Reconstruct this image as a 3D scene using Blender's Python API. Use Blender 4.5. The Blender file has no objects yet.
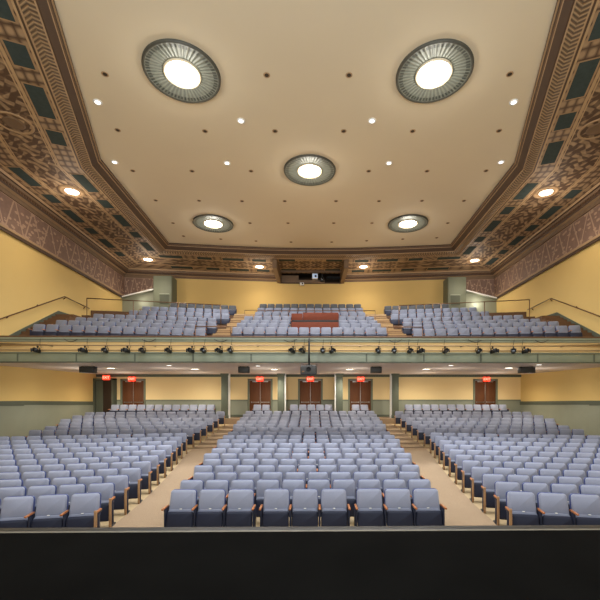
import bpy, bmesh, math, random
from mathutils import Vector, Matrix
random.seed(7)
S = bpy.context.scene
C = S.collection
PI = math.pi
E = 2.87                      # eye height above the front of the house floor
CAMX, YAW, F, PX, PY = 0.144, math.radians(0.8), 380.0, 317.8, 392.0
ORD = ['zeroth', 'first', 'second', 'third', 'fourth', 'fifth', 'sixth', 'seventh', 'eighth', 'ninth', 'tenth', 'eleventh',
       'twelfth', 'thirteenth', 'fourteenth', 'fifteenth', 'sixteenth', 'seventeenth', 'eighteenth', 'nineteenth', 'twentieth',
       'twenty-first', 'twenty-second', 'twenty-third', 'twenty-fourth', 'twenty-fifth']


def ray(px, py):
    dx, dz = (px - PX) / F, (PY - py) / F
    return Vector((dx * math.cos(YAW) + math.sin(YAW), math.cos(YAW) - dx * math.sin(YAW), dz))


def at_z(px, py, zrel):       # where a line of sight meets the level zrel above the eye
    r = ray(px, py); t = zrel / r.z
    return Vector((CAMX + r.x * t, r.y * t, E + zrel))


def at_d(px, py, d):          # where it meets the plane at depth d
    r = ray(px, py); t = d / r.y
    return Vector((CAMX + r.x * t, d, E + r.z * t))


def proj(p):
    x, y = p.x - CAMX, p.y
    dep = x * math.sin(YAW) + y * math.cos(YAW)
    return PX + F * (x * math.cos(YAW) - y * math.sin(YAW)) / dep, PY - F * (p.z - E) / dep


# ------------------------------------------------------------------ materials
def lin(c):
    return tuple(((v / 255) / 12.92 if v / 255 <= 0.04045 else ((v / 255 + 0.055) / 1.055) ** 2.4) for v in c) + (1.0,)


class X:                      # tiny expression builder on math nodes
    def __init__(s, nt, sock): s.nt, s.s = nt, sock
    def op(s, o, *a):
        n = s.nt.nodes.new('ShaderNodeMath'); n.operation = o
        for i, v in enumerate((s,) + a):
            if isinstance(v, X): s.nt.links.new(v.s, n.inputs[i])
            else: n.inputs[i].default_value = v
        return X(s.nt, n.outputs[0])
    def __add__(s, o): return s.op('ADD', o)
    def __sub__(s, o): return s.op('SUBTRACT', o)
    def __mul__(s, o): return s.op('MULTIPLY', o)
    def __truediv__(s, o): return s.op('DIVIDE', o)
    def abs(s): return s.op('ABSOLUTE')
    def sin(s): return s.op('SINE')
    def frac(s): return s.op('FRACT')
    def lt(s, o): return s.op('LESS_THAN', o)
    def gt(s, o): return s.op('GREATER_THAN', o)
    def max(s, o): return s.op('MAXIMUM', o)
    def min(s, o): return s.op('MINIMUM', o)


def base(name, rough=0.6, metal=0.0, spec=0.4):
    m = bpy.data.materials.new(name); m.use_nodes = True
    nt = m.node_tree; b = nt.nodes['Principled BSDF']
    b.inputs['Roughness'].default_value = rough; b.inputs['Metallic'].default_value = metal
    b.inputs['Specular IOR Level'].default_value = spec
    return m, nt, b


def mixc(nt, fac, a, b):
    n = nt.nodes.new('ShaderNodeMix'); n.data_type = 'RGBA'
    if isinstance(fac, X): nt.links.new(fac.s, n.inputs[0])
    else: n.inputs[0].default_value = fac
    for v, k in ((a, 6), (b, 7)):
        if isinstance(v, (tuple, list)): n.inputs[k].default_value = v
        else: nt.links.new(v, n.inputs[k])
    return n.outputs[2]


def noise(nt, scale, detail=3, coord='Object'):
    tc = nt.nodes.new('ShaderNodeTexCoord'); n = nt.nodes.new('ShaderNodeTexNoise')
    n.inputs['Scale'].default_value = scale; n.inputs['Detail'].default_value = detail
    nt.links.new(tc.outputs[coord], n.inputs['Vector'])
    return X(nt, n.outputs[0])


def bump(nt, b, h, strength=0.3, dist=0.02):
    n = nt.nodes.new('ShaderNodeBump'); n.inputs['Strength'].default_value = strength; n.inputs['Distance'].default_value = dist
    nt.links.new(h.s, n.inputs['Height']); nt.links.new(n.outputs[0], b.inputs['Normal'])


def plain(name, c, rough=0.6, metal=0.0, var=0.12, scale=6.0, bmp=0.0, spec=0.4):
    m, nt, b = base(name, rough, metal, spec)
    f = noise(nt, scale, 4)
    dark = tuple(v * (1 - var) for v in lin(c)[:3]) + (1,); light = tuple(min(1, v * (1 + var)) for v in lin(c)[:3]) + (1,)
    nt.links.new(mixc(nt, f, dark, light), b.inputs['Base Color'])
    if bmp: bump(nt, b, f, bmp)
    return m


def emit(name, c, strength):
    m = bpy.data.materials.new(name); m.use_nodes = True
    nt = m.node_tree; b = nt.nodes['Principled BSDF']
    b.inputs['Base Color'].default_value = lin(c); b.inputs['Emission Color'].default_value = lin(c)
    b.inputs['Emission Strength'].default_value = strength
    return m


def wood(name, c1, c2, scale=3.0, axis=(1, 1, 8), rough=0.45):
    m, nt, b = base(name, rough)
    tc = nt.nodes.new('ShaderNodeTexCoord'); mp = nt.nodes.new('ShaderNodeMapping'); n = nt.nodes.new('ShaderNodeTexNoise')
    mp.inputs['Scale'].default_value = axis; n.inputs['Scale'].default_value = scale; n.inputs['Detail'].default_value = 5
    nt.links.new(tc.outputs['Object'], mp.inputs[0]); nt.links.new(mp.outputs[0], n.inputs['Vector'])
    nt.links.new(mixc(nt, X(nt, n.outputs[0]), lin(c1), lin(c2)), b.inputs['Base Color'])
    return m


def uv(nt):
    n = nt.nodes.new('ShaderNodeUVMap'); n.uv_map = 'UVMap'
    s = nt.nodes.new('ShaderNodeSeparateXYZ'); nt.links.new(n.outputs[0], s.inputs[0])
    return X(nt, s.outputs[0]), X(nt, s.outputs[1]), n.outputs[0]


def fabric(name, c):
    m, nt, b = base(name, 0.75, 0, 0.25)
    f = noise(nt, 260, 2); g = noise(nt, 2.2, 3)
    d = tuple(v * 0.62 for v in lin(c)[:3]) + (1,); l = tuple(min(1, v * 1.25) for v in lin(c)[:3]) + (1,)
    col = mixc(nt, g * 0.5 + f * 0.5, d, l)
    oi = nt.nodes.new('ShaderNodeObjectInfo'); r = X(nt, oi.outputs['Random'])
    nt.links.new(mixc(nt, r * 0.22, col, d), b.inputs['Base Color'])
    b.inputs['Sheen Weight'].default_value = 0.25
    bump(nt, b, f, 0.15, 0.004)
    return m


def ornament_soffit():        # scrolling leaf band between two panel rows, u along, v across (metres)
    m, nt, b = base('soffit_ornament', 0.6)
    u, v, vec = uv(nt)
    t = (v - 2.4).abs()
    vo = nt.nodes.new('ShaderNodeTexVoronoi'); vo.inputs['Scale'].default_value = 4.5; vo.feature = 'SMOOTH_F1'
    nt.links.new(vec, vo.inputs['Vector'])
    cell = X(nt, vo.outputs['Distance'])
    w_ = v - 2.4
    q = (u * 7.0 + (w_ * 8.0).sin() * 2.2).sin() * ((w_ * 8.0) + (u * 7.0).sin() * 2.2).sin()
    leaf = (q * 2.2 + 0.35).max(0.0).min(1.0) * 0.75 + (cell * 9.0).sin() * 0.22
    mid = t.lt(0.78)
    square = (((u * 8).sin() * (v * 12).sin()).abs() * 1.3).min(1.0) * 0.8
    pat = (leaf * mid).max(square * t.gt(0.78))
    border = (t - 0.80).abs().lt(0.045).max((t - 1.58).abs().lt(0.04)).max((t - 0.70).abs().lt(0.02))
    c = mixc(nt, pat, lin((76, 58, 44)), lin((190, 164, 130)))
    c = mixc(nt, noise(nt, 1.3) * 0.3, c, lin((122, 92, 74)))
    c = mixc(nt, border, c, lin((188, 160, 122)))
    nt.links.new(c, b.inputs['Base Color'])
    bump(nt, b, pat + border, 0.5, 0.03)
    return m


def ornament_leaf(name, k, dark, light):   # rows of overlapping leaves on a moulding
    m, nt, b = base(name, 0.55)
    u, v, vec = uv(nt)
    f = (u * k + (v - 0.5).abs() * -1.9).frac()
    f = (f - 0.5).abs() * 2.0
    f = f.op('POWER', 1.3)
    nt.links.new(mixc(nt, f, lin(dark), lin(light)), b.inputs['Base Color'])
    bump(nt, b, f, 0.7, 0.04)
    return m


def ornament_frieze():
    m, nt, b = base('frieze_ornament', 0.6)
    u, v, vec = uv(nt)
    vv = v * 1.0
    # zig-zag triangles with raised leaf drops inside
    tri = ((u * 1.5).frac() - 0.5).abs() * 2.0
    zz = (tri - vv).abs().lt(0.07)
    vo = nt.nodes.new('ShaderNodeTexVoronoi'); vo.inputs['Scale'].default_value = 4.2
    mp = nt.nodes.new('ShaderNodeMapping'); mp.inputs['Scale'].default_value = (1.2, 1.9, 1)
    nt.links.new(vec, mp.inputs[0]); nt.links.new(mp.outputs[0], vo.inputs['Vector'])
    drop = X(nt, vo.outputs['Distance']).lt(0.33)
    edge = (vv - 0.06).abs().lt(0.03).max((vv - 0.94).abs().lt(0.03))
    pat = (zz * 0.75).max(drop * 0.8).max(edge * 0.7)
    c = mixc(nt, noise(nt, 5, 4), lin((108, 86, 76)), lin((142, 114, 98)))
    c = mixc(nt, pat, c, lin((178, 150, 126)))
    nt.links.new(c, b.inputs['Base Color'])
    bump(nt, b, pat, 0.5, 0.03)
    return m


def carpet():
    m, nt, b = base('carpet_tan', 0.95, 0, 0.1)
    f = noise(nt, 60, 5); g = noise(nt, 0.7, 3)
    c = mixc(nt, f, lin((112, 94, 74)), lin((196, 172, 142)))
    c = mixc(nt, g * 0.35, c, lin((128, 108, 86)))
    nt.links.new(c, b.inputs['Base Color']); bump(nt, b, f, 0.3, 0.01)
    return m


def reflector_mat():          # fluted grey-green bowl: radial streaks
    m, nt, b = base('reflector_fluted', 0.45, 0.1)
    tc = nt.nodes.new('ShaderNodeTexCoord'); s = nt.nodes.new('ShaderNodeSeparateXYZ'); nt.links.new(tc.outputs['Object'], s.inputs[0])
    x, y = X(nt, s.outputs[0]), X(nt, s.outputs[1])
    ang = y.op('ARCTAN2', x); r = (x * x + y * y).op('SQRT')
    streak = (ang * 44).sin() * 0.5 + 0.5
    n = noise(nt, 9, 4)
    c = mixc(nt, streak * 0.35 + n * 0.45, lin((84, 90, 84)), lin((158, 162, 150)))
    ringd = (r - 1.02).abs().lt(0.06)
    c = mixc(nt, ringd * ((ang * 60).sin() * 0.4 + 0.5), c, lin((38, 44, 40)))
    nt.links.new(c, b.inputs['Base Color']); bump(nt, b, streak, 0.5, 0.03)
    return m


M = {}
M['ceiling'] = plain('ceiling_plaster', (214, 203, 178), 0.85, var=0.03, scale=0.5)
M['cream'] = plain('cream_wall_paint', (216, 186, 118), 0.8, var=0.04, scale=0.8)
M['cream_low'] = plain('cream_wall_paint_lower', (232, 206, 152), 0.8, var=0.04, scale=0.8)
M['green'] = plain('grey_green_paint', (112, 118, 100), 0.6, var=0.08, scale=2)
M['green_light'] = plain('pale_grey_green_paint', (150, 158, 140), 0.4, var=0.25, scale=1.2)
M['green_dark'] = plain('dark_grey_green_paint', (84, 90, 76), 0.6, var=0.1, scale=3)
M['fascia'] = plain('grey_green_fascia', (126, 134, 116), 0.4, var=0.3, scale=1.1)
M['wains'] = plain('wainscot_grey_green', (140, 144, 126), 0.6, var=0.06, scale=2)
M['brown_dark'] = plain('dark_brown_moulding', (80, 62, 48), 0.6, var=0.15, scale=3)
M['brown_mid'] = plain('brown_moulding', (118, 96, 74), 0.6, var=0.15, scale=3)
M['tan'] = plain('tan_moulding', (168, 140, 106), 0.6, var=0.12, scale=3)
M['soffit'] = ornament_soffit()
M['leaf'] = ornament_leaf('leaf_moulding', 7.0, (78, 62, 46), (172, 144, 108))
M['bead'] = ornament_leaf('bead_moulding', 8.0, (84, 62, 44), (138, 106, 76))
M['frieze'] = ornament_frieze()
M['teal'] = plain('teal_panel', (66, 77, 76), 0.8, var=0.25, scale=8, spec=0.05)
M['carpet'] = carpet()
M['stage'] = plain('black_stage_floor', (12, 12, 11), 0.85, var=0.5, scale=1.5, bmp=0.02, spec=0.02)
M['stage_lip'] = plain('dark_grey_nosing', (40, 39, 35), 0.5, var=0.2)
M['strip'] = plain('metal_edge_strip', (110, 106, 94), 0.5, 0.1, var=0.15)
M['fabric'] = fabric('grey_blue_seat_fabric', (148, 154, 173))
M['fabric_dimmed'] = fabric('grey_blue_fabric_dimmed', (122, 127, 142))  # same seat cloth, the balcony's dimmer light put into its colour
M['fabric_unlit'] = fabric('unlit_seat_fabric', (84, 86, 88))  # same cloth again, shade of the unlit rear row painted in
M['blue'] = plain('blue_seat_shell', (56, 72, 124), 0.5, var=0.1)
M['navy'] = plain('navy_seat_underside', (30, 36, 56), 0.6, var=0.15)
M['black'] = plain('black_metal', (24, 24, 24), 0.5, var=0.2)
M['charcoal'] = plain('charcoal_casing', (52, 52, 50), 0.5, var=0.2)
M['arm_wood'] = wood('armrest_wood', (150, 88, 46), (196, 128, 74), 12, (1, 1, 1), 0.4)
M['end_wood'] = wood('end_panel_wood', (142, 106, 72), (188, 150, 108), 8, (6, 6, 1), 0.45)
M['door_wood'] = wood('brown_door_wood', (80, 44, 18), (112, 66, 30), 3, (6, 6, 0.6), 0.7)
M['console'] = wood('red_brown_console_wood', (86, 34, 12), (112, 48, 20), 4, (1, 4, 4), 0.75)
M['step'] = wood('tan_step_wood', (150, 122, 84), (190, 160, 116), 4, (1, 5, 5), 0.6)
M['stepdark'] = wood('dark_step_wood', (84, 60, 40), (116, 84, 56), 4, (1, 5, 5), 0.6)
M['mauve'] = plain('balcony_soffit_paint', (222, 208, 200), 0.75, var=0.04, scale=1)
M['parapet'] = plain('parapet_tan_paint', (226, 194, 134), 0.7, var=0.06, scale=2)
M['rail'] = plain('brown_rail_metal', (104, 74, 48), 0.35, 0.4, var=0.1)
M['white'] = plain('white_plastic', (230, 230, 228), 0.4, var=0.03)
M['chrome'] = plain('brushed_metal', (170, 170, 166), 0.3, 0.8, var=0.05)
M['reflector'] = reflector_mat()
M['rim'] = plain('dark_ring', (74, 74, 66), 0.5, 0.1, var=0.2)
M['lamp'] = emit('lamp_glow', (255, 246, 222), 14)
M['lamp_small'] = emit('downlight_glow', (255, 244, 222), 9)
M['lamp_white'] = emit('small_downlight_glow', (255, 252, 246), 3.0)
M['pale_ring'] = plain('pale_trim_ring', (220, 208, 180), 0.4, var=0.05)
M['exit_red'] = emit('exit_red_glow', (232, 62, 36), 1.6)
M['exit_text'] = emit('exit_letters_glow', (255, 190, 160), 1.5)
M['hole'] = plain('dark_hole', (60, 50, 38), 0.8)
M['plate'] = plain('seat_number_plate', (236, 234, 224), 0.3, var=0.03)
M['lens'] = plain('dark_glass_lens', (26, 30, 34), 0.1, spec=0.8)
M['screen'] = emit('pale_blue_projector_face', (176, 196, 224), 0.5)
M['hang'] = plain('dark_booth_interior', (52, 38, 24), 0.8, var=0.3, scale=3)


# ------------------------------------------------------------------ mesh helpers
class MB:
    def __init__(s): s.v, s.f, s.mi, s.uvs, s.mats, s.sm = [], [], [], [], [], []
    def mat(s, m):
        if m not in s.mats: s.mats.append(m)
        return s.mats.index(m)
    def face(s, pts, m, uvs=None, smooth=False):
        b = len(s.v); s.v.extend(tuple(p) for p in pts); s.f.append(tuple(range(b, b + len(pts)))); s.mi.append(s.mat(m))
        s.uvs.append(uvs); s.sm.append(smooth)
    def raw(s, vs, fs, m, smooth=False):
        b = len(s.v); s.v.extend(tuple(p) for p in vs); k = s.mat(m)
        for f in fs: s.f.append(tuple(b + i for i in f)); s.mi.append(k); s.uvs.append(None); s.sm.append(smooth)
    def box(s, x0, x1, y0, y1, z0, z1, m, mx=None):
        vs = [Vector((x, y, z)) for z in (z0, z1) for y in (y0, y1) for x in (x0, x1)]
        if mx is not None: vs = [mx @ v for v in vs]
        s.raw(vs, [(0, 2, 3, 1), (4, 5, 7, 6), (0, 1, 5, 4), (2, 6, 7, 3), (0, 4, 6, 2), (1, 3, 7, 5)], m)
    def rbox(s, x0, x1, y0, y1, z0, z1, m, r=0.01, mx=None, seg=2):
        bm = bmesh.new(); bmesh.ops.create_cube(bm, size=1)
        for v in bm.verts:
            v.co = Vector(((x0 + x1) / 2 + v.co.x * (x1 - x0), (y0 + y1) / 2 + v.co.y * (y1 - y0), (z0 + z1) / 2 + v.co.z * (z1 - z0)))
        bmesh.ops.bevel(bm, geom=bm.edges[:], offset=r, segments=seg, affect='EDGES', profile=0.5)
        bm.verts.ensure_lookup_table(); bm.verts.index_update()
        vs = [v.co.copy() for v in bm.verts]
        if mx is not None: vs = [mx @ v for v in vs]
        s.raw(vs, [tuple(v.index for v in f.verts) for f in bm.faces], m, True); bm.free()
    def tube(s, pts, r, m, n=8, caps=True):
        pts = [Vector(p) for p in pts]; rings = []
        for i, p in enumerate(pts):
            d = (pts[min(i + 1, len(pts) - 1)] - pts[max(i - 1, 0)]).normalized()
            a = d.orthogonal().normalized() if abs(d.z) < 0.95 else Vector((1, 0, 0))
            if abs(d.z) < 0.95: a = Vector((0, 0, 1)).cross(d).normalized()
            b_ = d.cross(a).normalized()
            rings.append([p + (a * math.cos(2 * PI * k / n) + b_ * math.sin(2 * PI * k / n)) * r for k in range(n)])
        vs = [v for g in rings for v in g]; fs = []
        for i in range(len(rings) - 1):
            for k in range(n): fs.append((i * n + k, i * n + (k + 1) % n, (i + 1) * n + (k + 1) % n, (i + 1) * n + k))
        if caps: fs += [tuple(reversed(range(n))), tuple((len(rings) - 1) * n + k for k in range(n))]
        s.raw(vs, fs, m, True)
    def lathe(s, prof, m, n=32, mx=None, cap0=False, cap1=False):   # prof: (r, z)
        vs, fs = [], []
        for r, z in prof:
            for k in range(n): vs.append(Vector((r * math.cos(2 * PI * k / n), r * math.sin(2 * PI * k / n), z)))
        for i in range(len(prof) - 1):
            for k in range(n): fs.append((i * n + k, i * n + (k + 1) % n, (i + 1) * n + (k + 1) % n, (i + 1) * n + k))
        if cap0: fs.append(tuple(reversed(range(n))))
        if cap1: fs.append(tuple((len(prof) - 1) * n + k for k in range(n)))
        if mx is not None: vs = [mx @ v for v in vs]
        s.raw(vs, fs, m, True)
    def slab(s, w, h, t, r, m, mx, bulge=0.02, taper=1.0, seg=4):   # upholstered rounded panel in x/z, thickness in y, front towards -y
        def outline(ins):
            pts = []
            for cx, cz, a0 in ((1, 1, 0), (-1, 1, 90), (-1, -1, 180), (1, -1, 270)):
                rr = r - ins if r > ins else 0.004
                for k in range(seg + 1):
                    a = math.radians(a0 + 90 * k / seg)
                    x = cx * (w / 2 - r) + math.cos(a) * rr; z = cz * (h / 2 - r) + math.sin(a) * rr
                    pts.append((x * (taper + (1 - taper) * (0.5 - z / h)), z))
            return pts
        o0, o1, o2 = outline(0), outline(0.012), outline(0.05 if r > 0.05 else r * 0.8)
        lay = [(outline(0.01), t / 2), (o0, t / 2 - 0.01), (o0, -t / 2 + 0.012), (o1, -t / 2), (o2, -t / 2 - bulge)]
        n = len(o0); vs = [mx @ Vector((x, y, z)) for o, y in lay for x, z in o]; fs = []
        for i in range(len(lay) - 1):
            for k in range(n): fs.append((i * n + k, (i + 1) * n + k, (i + 1) * n + (k + 1) % n, i * n + (k + 1) % n))
        fs.append(tuple(range(n))); fs.append(tuple(reversed(range((len(lay) - 1) * n, len(lay) * n))))
        s.raw(vs, fs, m, True)
    def mesh(s, name):
        me = bpy.data.meshes.new(name); me.from_pydata([tuple(v) for v in s.v], [], s.f)
        for m in s.mats: me.materials.append(m)
        me.polygons.foreach_set('material_index', s.mi); me.polygons.foreach_set('use_smooth', s.sm)
        if any(u is not None for u in s.uvs):
            l = me.uv_layers.new(name='UVMap'); k = 0
            for p, u in zip(me.polygons, s.uvs):
                for j, li in enumerate(p.loop_indices):
                    l.data[li].uv = u[j] if u else (0, 0)
        me.update(); return me
    def build(s, name, parent=None, loc=None):
        o = bpy.data.objects.new(name, s.mesh(name)); C.objects.link(o)
        if parent: o.parent = parent
        if loc is not None: o.location = loc
        return o


def empty(name, loc=(0, 0, 0), rz=0.0, rx=0.0):
    o = bpy.data.objects.new(name, None); C.objects.link(o); o.location = loc; o.rotation_euler = (rx, 0, rz); o.empty_display_size = 0.1
    return o


def tag(o, label=None, cat=None, group=None, kind=None):
    if label: o['label'] = label
    if cat: o['category'] = cat
    if group: o['group'] = group
    if kind: o['kind'] = kind
    return o


def struct(o, label, cat): return tag(o, label, cat, None, 'structure')


def copy_tree(o, parent=None):
    c = o.copy(); C.objects.link(c); c.parent = parent
    for ch in list(o.children): copy_tree(ch, c)
    return c


# ------------------------------------------------------------------ room outline
ZC = 10.1                                  # ceiling above the eye
def half(l, r):
    a, b = at_z(l[0], l[1], 10.1), at_z(r[0], r[1], 10.1)
    return ((a.x - b.x) / 2, (a.y + b.y) / 2)
H1, H2 = half((102.7, 159.5), (516, 161.7)), half((170, 243), (451.7, 244))
H0 = half((62, 28), (549.5, 28))
H0 = (H1[0] + (H0[0] - H1[0]) * 1.95, H1[1] + (H0[1] - H1[1]) * 1.95)
HALF = [H0, H1, H2]
ARC = [(-6.4, 26.25), (-3.2, 26.56), (-2.5, 26.6), (0, 26.65), (2.5, 26.6), (3.2, 26.56), (6.4, 26.25)]
PATH = HALF + ARC + [(-x, y) for x, y in reversed(HALF)]
PV = [Vector((x, y)) for x, y in PATH]


def offset_path(o):
    out = []
    for i, p in enumerate(PV):
        ns = []
        for a, b in ((i - 1, i), (i, i + 1)):
            if a < 0 or b >= len(PV): continue
            d = (PV[b] - PV[a]).normalized(); ns.append(Vector((-d.y, d.x)))
        n = sum(ns, Vector((0, 0))).normalized(); k = o / max(0.3, n.dot(ns[0]))
        out.append(p + n * k)
    return out


LEN = [0.0]
for i in range(1, len(PV)): LEN.append(LEN[-1] + (PV[i] - PV[i - 1]).length)


def strip(mb, prof, mats, skip=()):        # sweep a profile of (offset, z) along the outline
    paths = [offset_path(o) for o, z in prof]
    v = 0.0
    for j in range(len(prof) - 1):
        dv = math.hypot(prof[j + 1][0] - prof[j][0], prof[j + 1][1] - prof[j][1])
        for i in range(len(PV) - 1):
            if i in skip: continue
            a, b = paths[j], paths[j + 1]
            q = [(a[i].x, a[i].y, E + prof[j][1]), (a[i + 1].x, a[i + 1].y, E + prof[j][1]),
                 (b[i + 1].x, b[i + 1].y, E + prof[j + 1][1]), (b[i].x, b[i].y, E + prof[j + 1][1])]
            v0, v1 = (v, v + dv) if mats[j] is not M['soffit'] else (prof[j][0], prof[j + 1][0])
            if mats[j] in (M['frieze'], M['leaf'], M['bead']): v0, v1 = 0.0, 1.0
            mb.face(q, mats[j], [(LEN[i], v0), (LEN[i + 1], v0), (LEN[i + 1], v1), (LEN[i], v1)])
        v += dv


BOOTH = (5, 6)                              # outline segments behind which the projection booth sits
# ceiling
mb = MB()
mb.face([(p.x, p.y, E + ZC) for p in reversed(PV)], M['ceiling'])
struct(mb.build('ceiling'), 'flat beige plaster ceiling with canted corners', 'ceiling')
# stepped mouldings round the tray ceiling
ZS = 9.6
mb = MB()
P1 = [(0, ZC), (0, ZC - .08), (.05, ZC - .08), (.07, ZC - .13), (.11, ZC - .13), (.13, ZC - .16), (.30, ZC - .34), (.34, ZC - .34), (.37, ZC - .38), (.70, ZS + .02), (.74, ZS), (.80, ZS)]
strip(mb, P1, [M['brown_dark'], M['tan'], M['brown_dark'], M['brown_mid'], M['tan'], M['brown_dark'], M['brown_dark'], M['tan'], M['leaf'], M['tan'], M['brown_dark']])
struct(mb.build('trim_1'), 'stepped brown moulding with carved leaf band around the ceiling', 'moulding')
# ornamental soffit
mb = MB()
strip(mb, [(.80, ZS), (4.2, ZS)], [M['soffit']], BOOTH)


def along(u):                               # point and outward normal on the outline at arc length u
    for i in range(len(PV) - 1):
        if u <= LEN[i + 1] or i == len(PV) - 2:
            d = (PV[i + 1] - PV[i]).normalized()
            return PV[i] + d * (u - LEN[i]), Vector((-d.y, d.x)), d


def teal(mb, c, n, d, half, wid, z):
    for grow, zz, mat in ((0.05, z - .015, M['tan']), (0.0, z - .02, M['teal'])):
        h, w = half + grow, wid / 2 + grow
        q = [c + d * h + n * w, c - d * h + n * w, c - d * h - n * w, c + d * h - n * w]
        mb.face([(p.x, p.y, E + zz) for p in q], mat)


def soffit_panels(i0, i1, shrink_out):
    a, b = PV[i0], PV[i1]
    n_ = Vector((-(b - a).normalized().y, (b - a).normalized().x))
    for row in (1.2, 3.6):
        op = offset_path(row)
        A, B = op[i0], op[i1]; L = (B - A).length; d = (B - A).normalized()
        t = 0.55
        k = 0
        while t < L - 0.5:
            ln = (1.5, 0.85)[k % 2]
            if t + ln > L - 0.25: break
            teal(mb, A + d * (t + ln / 2), n_, d, ln / 2, 0.52, ZS); t += ln + 0.72; k += 1


soffit_panels(0, 1, 0); soffit_panels(1, 2, 0); soffit_panels(11 - 0, 12, 0) if len(PV) > 13 else None
N = len(PV)
soffit_panels(N - 3, N - 2, 0); soffit_panels(N - 2, N - 1, 0)
for sx in (-1, 1):                          # rear wall panels, and the blocks at the bends
    for row in (1.25, 3.55):
        for cx, ln in ((9.9, 1.6), (7.6, 1.0), (5.6, 1.5), (3.75, 1.0)):
            u = None
            op = offset_path(row)
            for i in range(2, N - 3):
                a, b = op[i], op[i + 1]
                if min(a.x, b.x) <= sx * cx <= max(a.x, b.x):
                    t = (sx * cx - a.x) / (b.x - a.x); c = a.lerp(b, t); d = (b - a).normalized()
                    teal(mb, c, Vector((-d.y, d.x)), d, ln / 2, 0.5, ZS); break
# raised medallion rings between the panels
for u in (5.5, 10.4, 15.2, 20.5):
    for w in (u, LEN[-1] - u):
        p, n, d = along(w); c = p + n * 2.4
        if min((c - at_z(q[0], q[1], ZS).to_2d()).length for q in ((72, 191), (546, 192), (148, 259), (474.5, 260))) < 1.4: continue
        mx = Matrix.Translation((c.x, c.y, E + ZS))
        mb.lathe([(.6, -.005), (.58, -.03), (.52, -.03), (.5, -.005)], M['tan'], 24, mx); mb.lathe([(.34, -.005), (.32, -.03), (.26, -.03), (.2, -.012)], M['brown_mid'], 20, mx, cap1=True)
struct(mb.build('trim_2'), 'carved brown soffit with dark teal panels around the ceiling', 'soffit')
# outer cornice
mb = MB()
P2 = [(4.2, ZS), (4.25, ZS - .1), (4.35, ZS - .1), (4.38, ZS - .2), (4.52, ZS - .24), (4.56, ZS - .33), (4.7, ZS - .37), (4.76, ZS - .52)]
strip(mb, P2, [M['tan'], M['brown_dark'], M['brown_mid'], M['bead'], M['brown_dark'], M['tan'], M['brown_mid']], BOOTH)
struct(mb.build('trim_3'), 'stepped brown cornice between soffit and walls', 'cornice')
ZF1, ZF0 = ZS - .5, 7.42
W = offset_path(4.8)
WL = lambda i: W[i]
# side walls
for name, a, b in (('left', 0, 2), ('right', N - 3, N - 1)):
    mb = MB()
    idx = (0, 1, 2) if name == 'left' else (N - 3, N - 2, N - 1)
    for i, j in zip(idx, idx[1:]):
        p, q = W[i], W[j]
        mb.face([(p.x, p.y, -0.5), (q.x, q.y, -0.5), (q.x, q.y, E + ZS), (p.x, p.y, E + ZS)], M['cream'])
    struct(mb.build('wall_' + name), 'cream %s side wall of the auditorium' % name, 'wall')
# frieze on the side walls and the rear corners
mb = MB()
fr = offset_path(4.74)
segs = [(0, 1), (1, 2), (N - 3, N - 2), (N - 2, N - 1)]
def frq(p, q, u0, u1):
    mb.face([(p.x, p.y, E + ZF0), (q.x, q.y, E + ZF0), (q.x, q.y, E + ZF1), (p.x, p.y, E + ZF1)], M['frieze'], [(u0, 0), (u1, 0), (u1, 1), (u0, 1)])
    for z0, z1, o, m in ((ZF0 - .16, ZF0, .06, M['brown_dark']), (ZF0 - .02, ZF0 + .08, .09, M['tan']), (ZF1 - .12, ZF1, .08, M['brown_mid'])):
        d = (q - p).normalized(); n = Vector((d.y, -d.x)) * o
        P, Q = p + n, q + n
        mb.face([(P.x, P.y, E + z0), (Q.x, Q.y, E + z0), (Q.x, Q.y, E + z1), (P.x, P.y, E + z1)], m)
        mb.face([(p.x, p.y, E + z0), (q.x, q.y, E + z0), (Q.x, Q.y, E + z0), (P.x, P.y, E + z0)], m)
for i, j in segs: frq(fr[i], fr[j], LEN[i] * .8, LEN[j] * .8)
for sx in (-1, 1):
    c = fr[2] if sx < 0 else fr[N - 3]
    r = (W[3] if sx < 0 else W[N - 4])
    t = Vector((sx * 12.0, 0)); k = (abs(c.x) - 12.0) / (abs(c.x) - abs(r.x)); t.y = c.y + (r.y - c.y) * k
    if sx < 0: frq(c, t, 0, 2.4)
    else: frq(t, c, 0, 2.4)
struct(mb.build('trim_4'), 'pinkish brown carved frieze along the top of the side walls', 'frieze')
# rear wall of the balcony
mb = MB()
for i in range(2, N - 3):
    p, q = W[i], W[i + 1]
    top = E + ZS if i not in BOOTH else E + ZS - .6
    mb.face([(p.x, p.y, E + 1.0), (q.x, q.y, E + 1.0), (q.x, q.y, top), (p.x, p.y, top)], M['cream'])
struct(mb.build('wall_rear'), 'cream curved rear wall behind the balcony', 'wall')
# projection booth set into the rear soffit
mb = MB()
oi, oo, ow = offset_path(.8), offset_path(4.2), offset_path(4.8)
xa, xb = 2.5, -2.5
yi, yo = oi[6].y, ow[6].y
zb = E + ZS + .2
mb.box(-2.75, -2.45, yi, yo + 1.4, E + ZS - .64, zb + .1, M['brown_mid']); mb.box(2.45, 2.75, yi, yo + 1.4, E + ZS - .64, zb + .1, M['brown_mid'])
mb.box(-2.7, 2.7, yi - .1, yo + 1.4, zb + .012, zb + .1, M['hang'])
mb.face([(-2.6, yi - .1, zb), (2.6, yi - .1, zb), (2.6, yo, zb), (-2.6, yo, zb)], M['soffit'], [(-2.6, .8), (2.6, .8), (2.6, 4.2), (-2.6, 4.2)])
for x, ln in ((-1.75, .6), (1.75, .6)):
    for dy in (.75, 3.0):
        teal(mb, Vector((x, yi + dy)), Vector((0, 1)), Vector((1, 0)), ln, .5, ZS + .19)
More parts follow.
